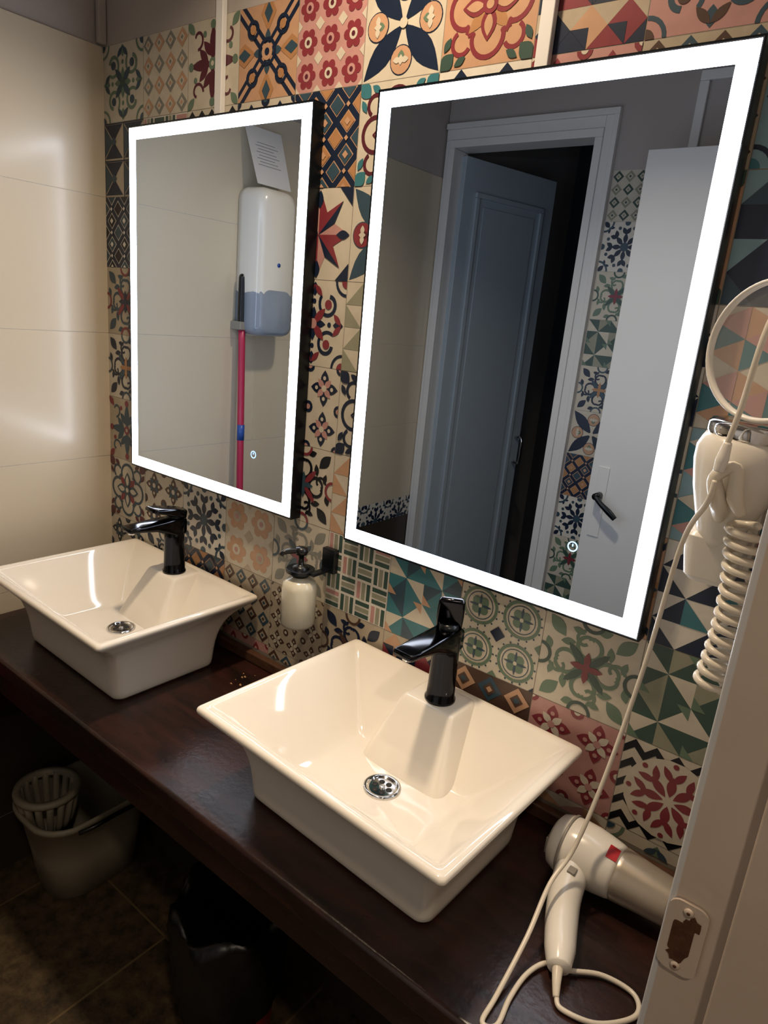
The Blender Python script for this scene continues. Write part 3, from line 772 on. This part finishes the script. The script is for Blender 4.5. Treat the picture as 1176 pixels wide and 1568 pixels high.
r = root('broom', (0.045, -0.49, 0))
mb = MB(); mb.tube([(0.03, 0, .06), (0.01, 0, .8), (-.012, 0, 1.56)], .011, 'pink_stick', seg=14); mb.build('stick', r)
mb = MB(); mb.tube([(-.012, 0, 1.545), (-.013, 0, 1.58), (-.014, 0, 1.65), (-.015, 0, 1.69), (-.0155, 0, 1.70)], [.0125, .014, .013, .012, .006], 'black_plastic', seg=16)
mb.lathe([(.0118, 1.19), (.0118, 1.24)], 'blue_plastic', seg=14, mtx=Matrix.Translation((-.001, 0, 0))); mb.build('grip', r)
mb = MB(); mb.box((-.045, -.02, 1.535), (.004, .02, 1.56), 'grey_plastic'); mb.build('wall_clip', r, bevel=.003)
mb = MB(); mb.box((-.03, -.15, .055), (.03, .03, .09), 'black_plastic')
for i in range(16):
    for j in range(4):
        mb.box((-.026+j*.014, -.148+i*.0108, .001), (-.021+j*.014, -.142+i*.0108, .056), 'grey_plastic')
mb.build('brush_head', r)

# ---------------------------------------------------------------- mop bucket
r = root('mop_bucket', (0.155, -0.19, 0))
mb = MB()
prof = [(.085, .115, .07, .001), (.095, .125, .075, .004), (.105, .140, .08, .12), (.118, .160, .09, .245), (.128, .172, .095, .248), (.130, .174, .095, .262), (.124, .168, .09, .266), (.116, .158, .088, .258), (.100, .136, .08, .12), (.090, .12, .07, .012)]
mb.loft([rrect(a, b, c, z, n=6, side=2) for a, b, c, z in prof], 'bucket_plastic'); mb.build('body', r)
mb = MB()
cx, cy = -.03, -.09
for k in range(16):
    a = 2*math.pi*k/16; ca, sa = math.cos(a), math.sin(a)
    mb.tube([(cx+.050*ca, cy+.050*sa, .19), (cx+.066*ca, cy+.066*sa, .25), (cx+.074*ca, cy+.074*sa, .30)], .0095, 'bucket_plastic', seg=8, sub=2)
mb.lathe([(.066, .292), (.084, .292), (.086, .300), (.084, .308), (.068, .308), (.066, .292)], 'bucket_plastic', Matrix.Translation((cx, cy, 0)), seg=36, cap0=False, cap1=False)
mb.lathe([(.052, .186), (.052, .196)], 'bucket_plastic', Matrix.Translation((cx, cy, 0)), seg=24); mb.build('wringer_basket', r)
mb = MB(); mb.tube([(.132, -.09, .25), (.150, -.06, .262), (.155, 0, .268), (.150, .06, .262), (.132, .09, .25)], .006, 'black_plastic'); mb.build('carry_handle', r)

# ---------------------------------------------------------------- waste bin with bag
r = root('waste_bin', (0.835, -0.235, 0))
mb = MB(); mb.lathe([(.092, .001), (.098, .006), (.106, .34), (.108, .345), (.108, .355), (.102, .355), (.090, .02)], 'bin_red', seg=40); mb.build('bin_body', r)
mb = MB(); rings = []
for i, (rr, z, am) in enumerate(((.112, .145, .004), (.114, .17, .005), (.118, .22, .006), (.121, .30, .006), (.126, .36, .006), (.120, .385, .006), (.100, .372, .003), (.090, .30, .003), (.075, .12, .004), (.05, .08, .003))):
    rings.append([Vector(((rr+am*math.sin(7*a+i)+am*.6*math.sin(15*a+2*i))*math.cos(a), (rr+am*math.sin(7*a+i)+am*.6*math.sin(15*a+2*i))*math.sin(a), z+.014*math.sin(5*a+i)))
                  for a in [2*math.pi*j/60 for j in range(60)]])
mb.loft(rings, 'bag_black', False, True); mb.build('bin_bag', r)

# ---------------------------------------------------------------- lights
def downlight(x, y, e, col, spread):
    r = root('ceiling_downlight', (x, y, 2.6))
    mb = MB(); mb.lathe([(.055, -.001), (.075, -.001), (.078, -.008), (.072, -.014), (.056, -.010)], 'paint_white', seg=40, cap0=False, cap1=False); mb.build('trim_ring', r)
    mb = MB(); mb.lathe([(.055, -.006), (.001, -.006)], 'warm_lamp', seg=32, cap0=False); mb.build('diffuser', r)
    ld = bpy.data.lights.new('downlight_lamp', 'AREA'); ld.shape = 'DISK'; ld.size = 0.11; ld.energy = e; ld.color = col; ld.spread = math.radians(spread)
    lo = bpy.data.objects.new('downlight_lamp', ld); scene.collection.objects.link(lo); lo.location = (0, 0, -0.018); lo.parent = r
downlight(0.95, -0.40, 10, (1.0, 0.78, 0.55), 130)
downlight(2.15, -1.25, 9, (1.0, 0.82, 0.64), 170)

w = bpy.data.worlds.new('world'); scene.world = w; w.use_nodes = True
w.node_tree.nodes['Background'].inputs[0].default_value = (0.5, 0.55, 0.65, 1); w.node_tree.nodes['Background'].inputs[1].default_value = 0.05

# ---------------------------------------------------------------- camera
cam = bpy.data.cameras.new('camera'); co = bpy.data.objects.new('camera', cam); scene.collection.objects.link(co)
rt = Vector((0.7827, 0.6157, 0.0909)).normalized(); fw = Vector((-0.5746, 0.7710, -0.2747)).normalized()
rt = (rt-fw*rt.dot(fw)).normalized(); up = rt.cross(fw)
co.matrix_world = Matrix(((rt.x, up.x, -fw.x, 1.742), (rt.y, up.y, -fw.y, -1.038), (rt.z, up.z, -fw.z, 1.62), (0, 0, 0, 1)))
cam.sensor_fit = 'VERTICAL'; cam.sensor_height = 36; cam.lens = 1052/1568*36; cam.clip_start = 0.02
scene.camera = co
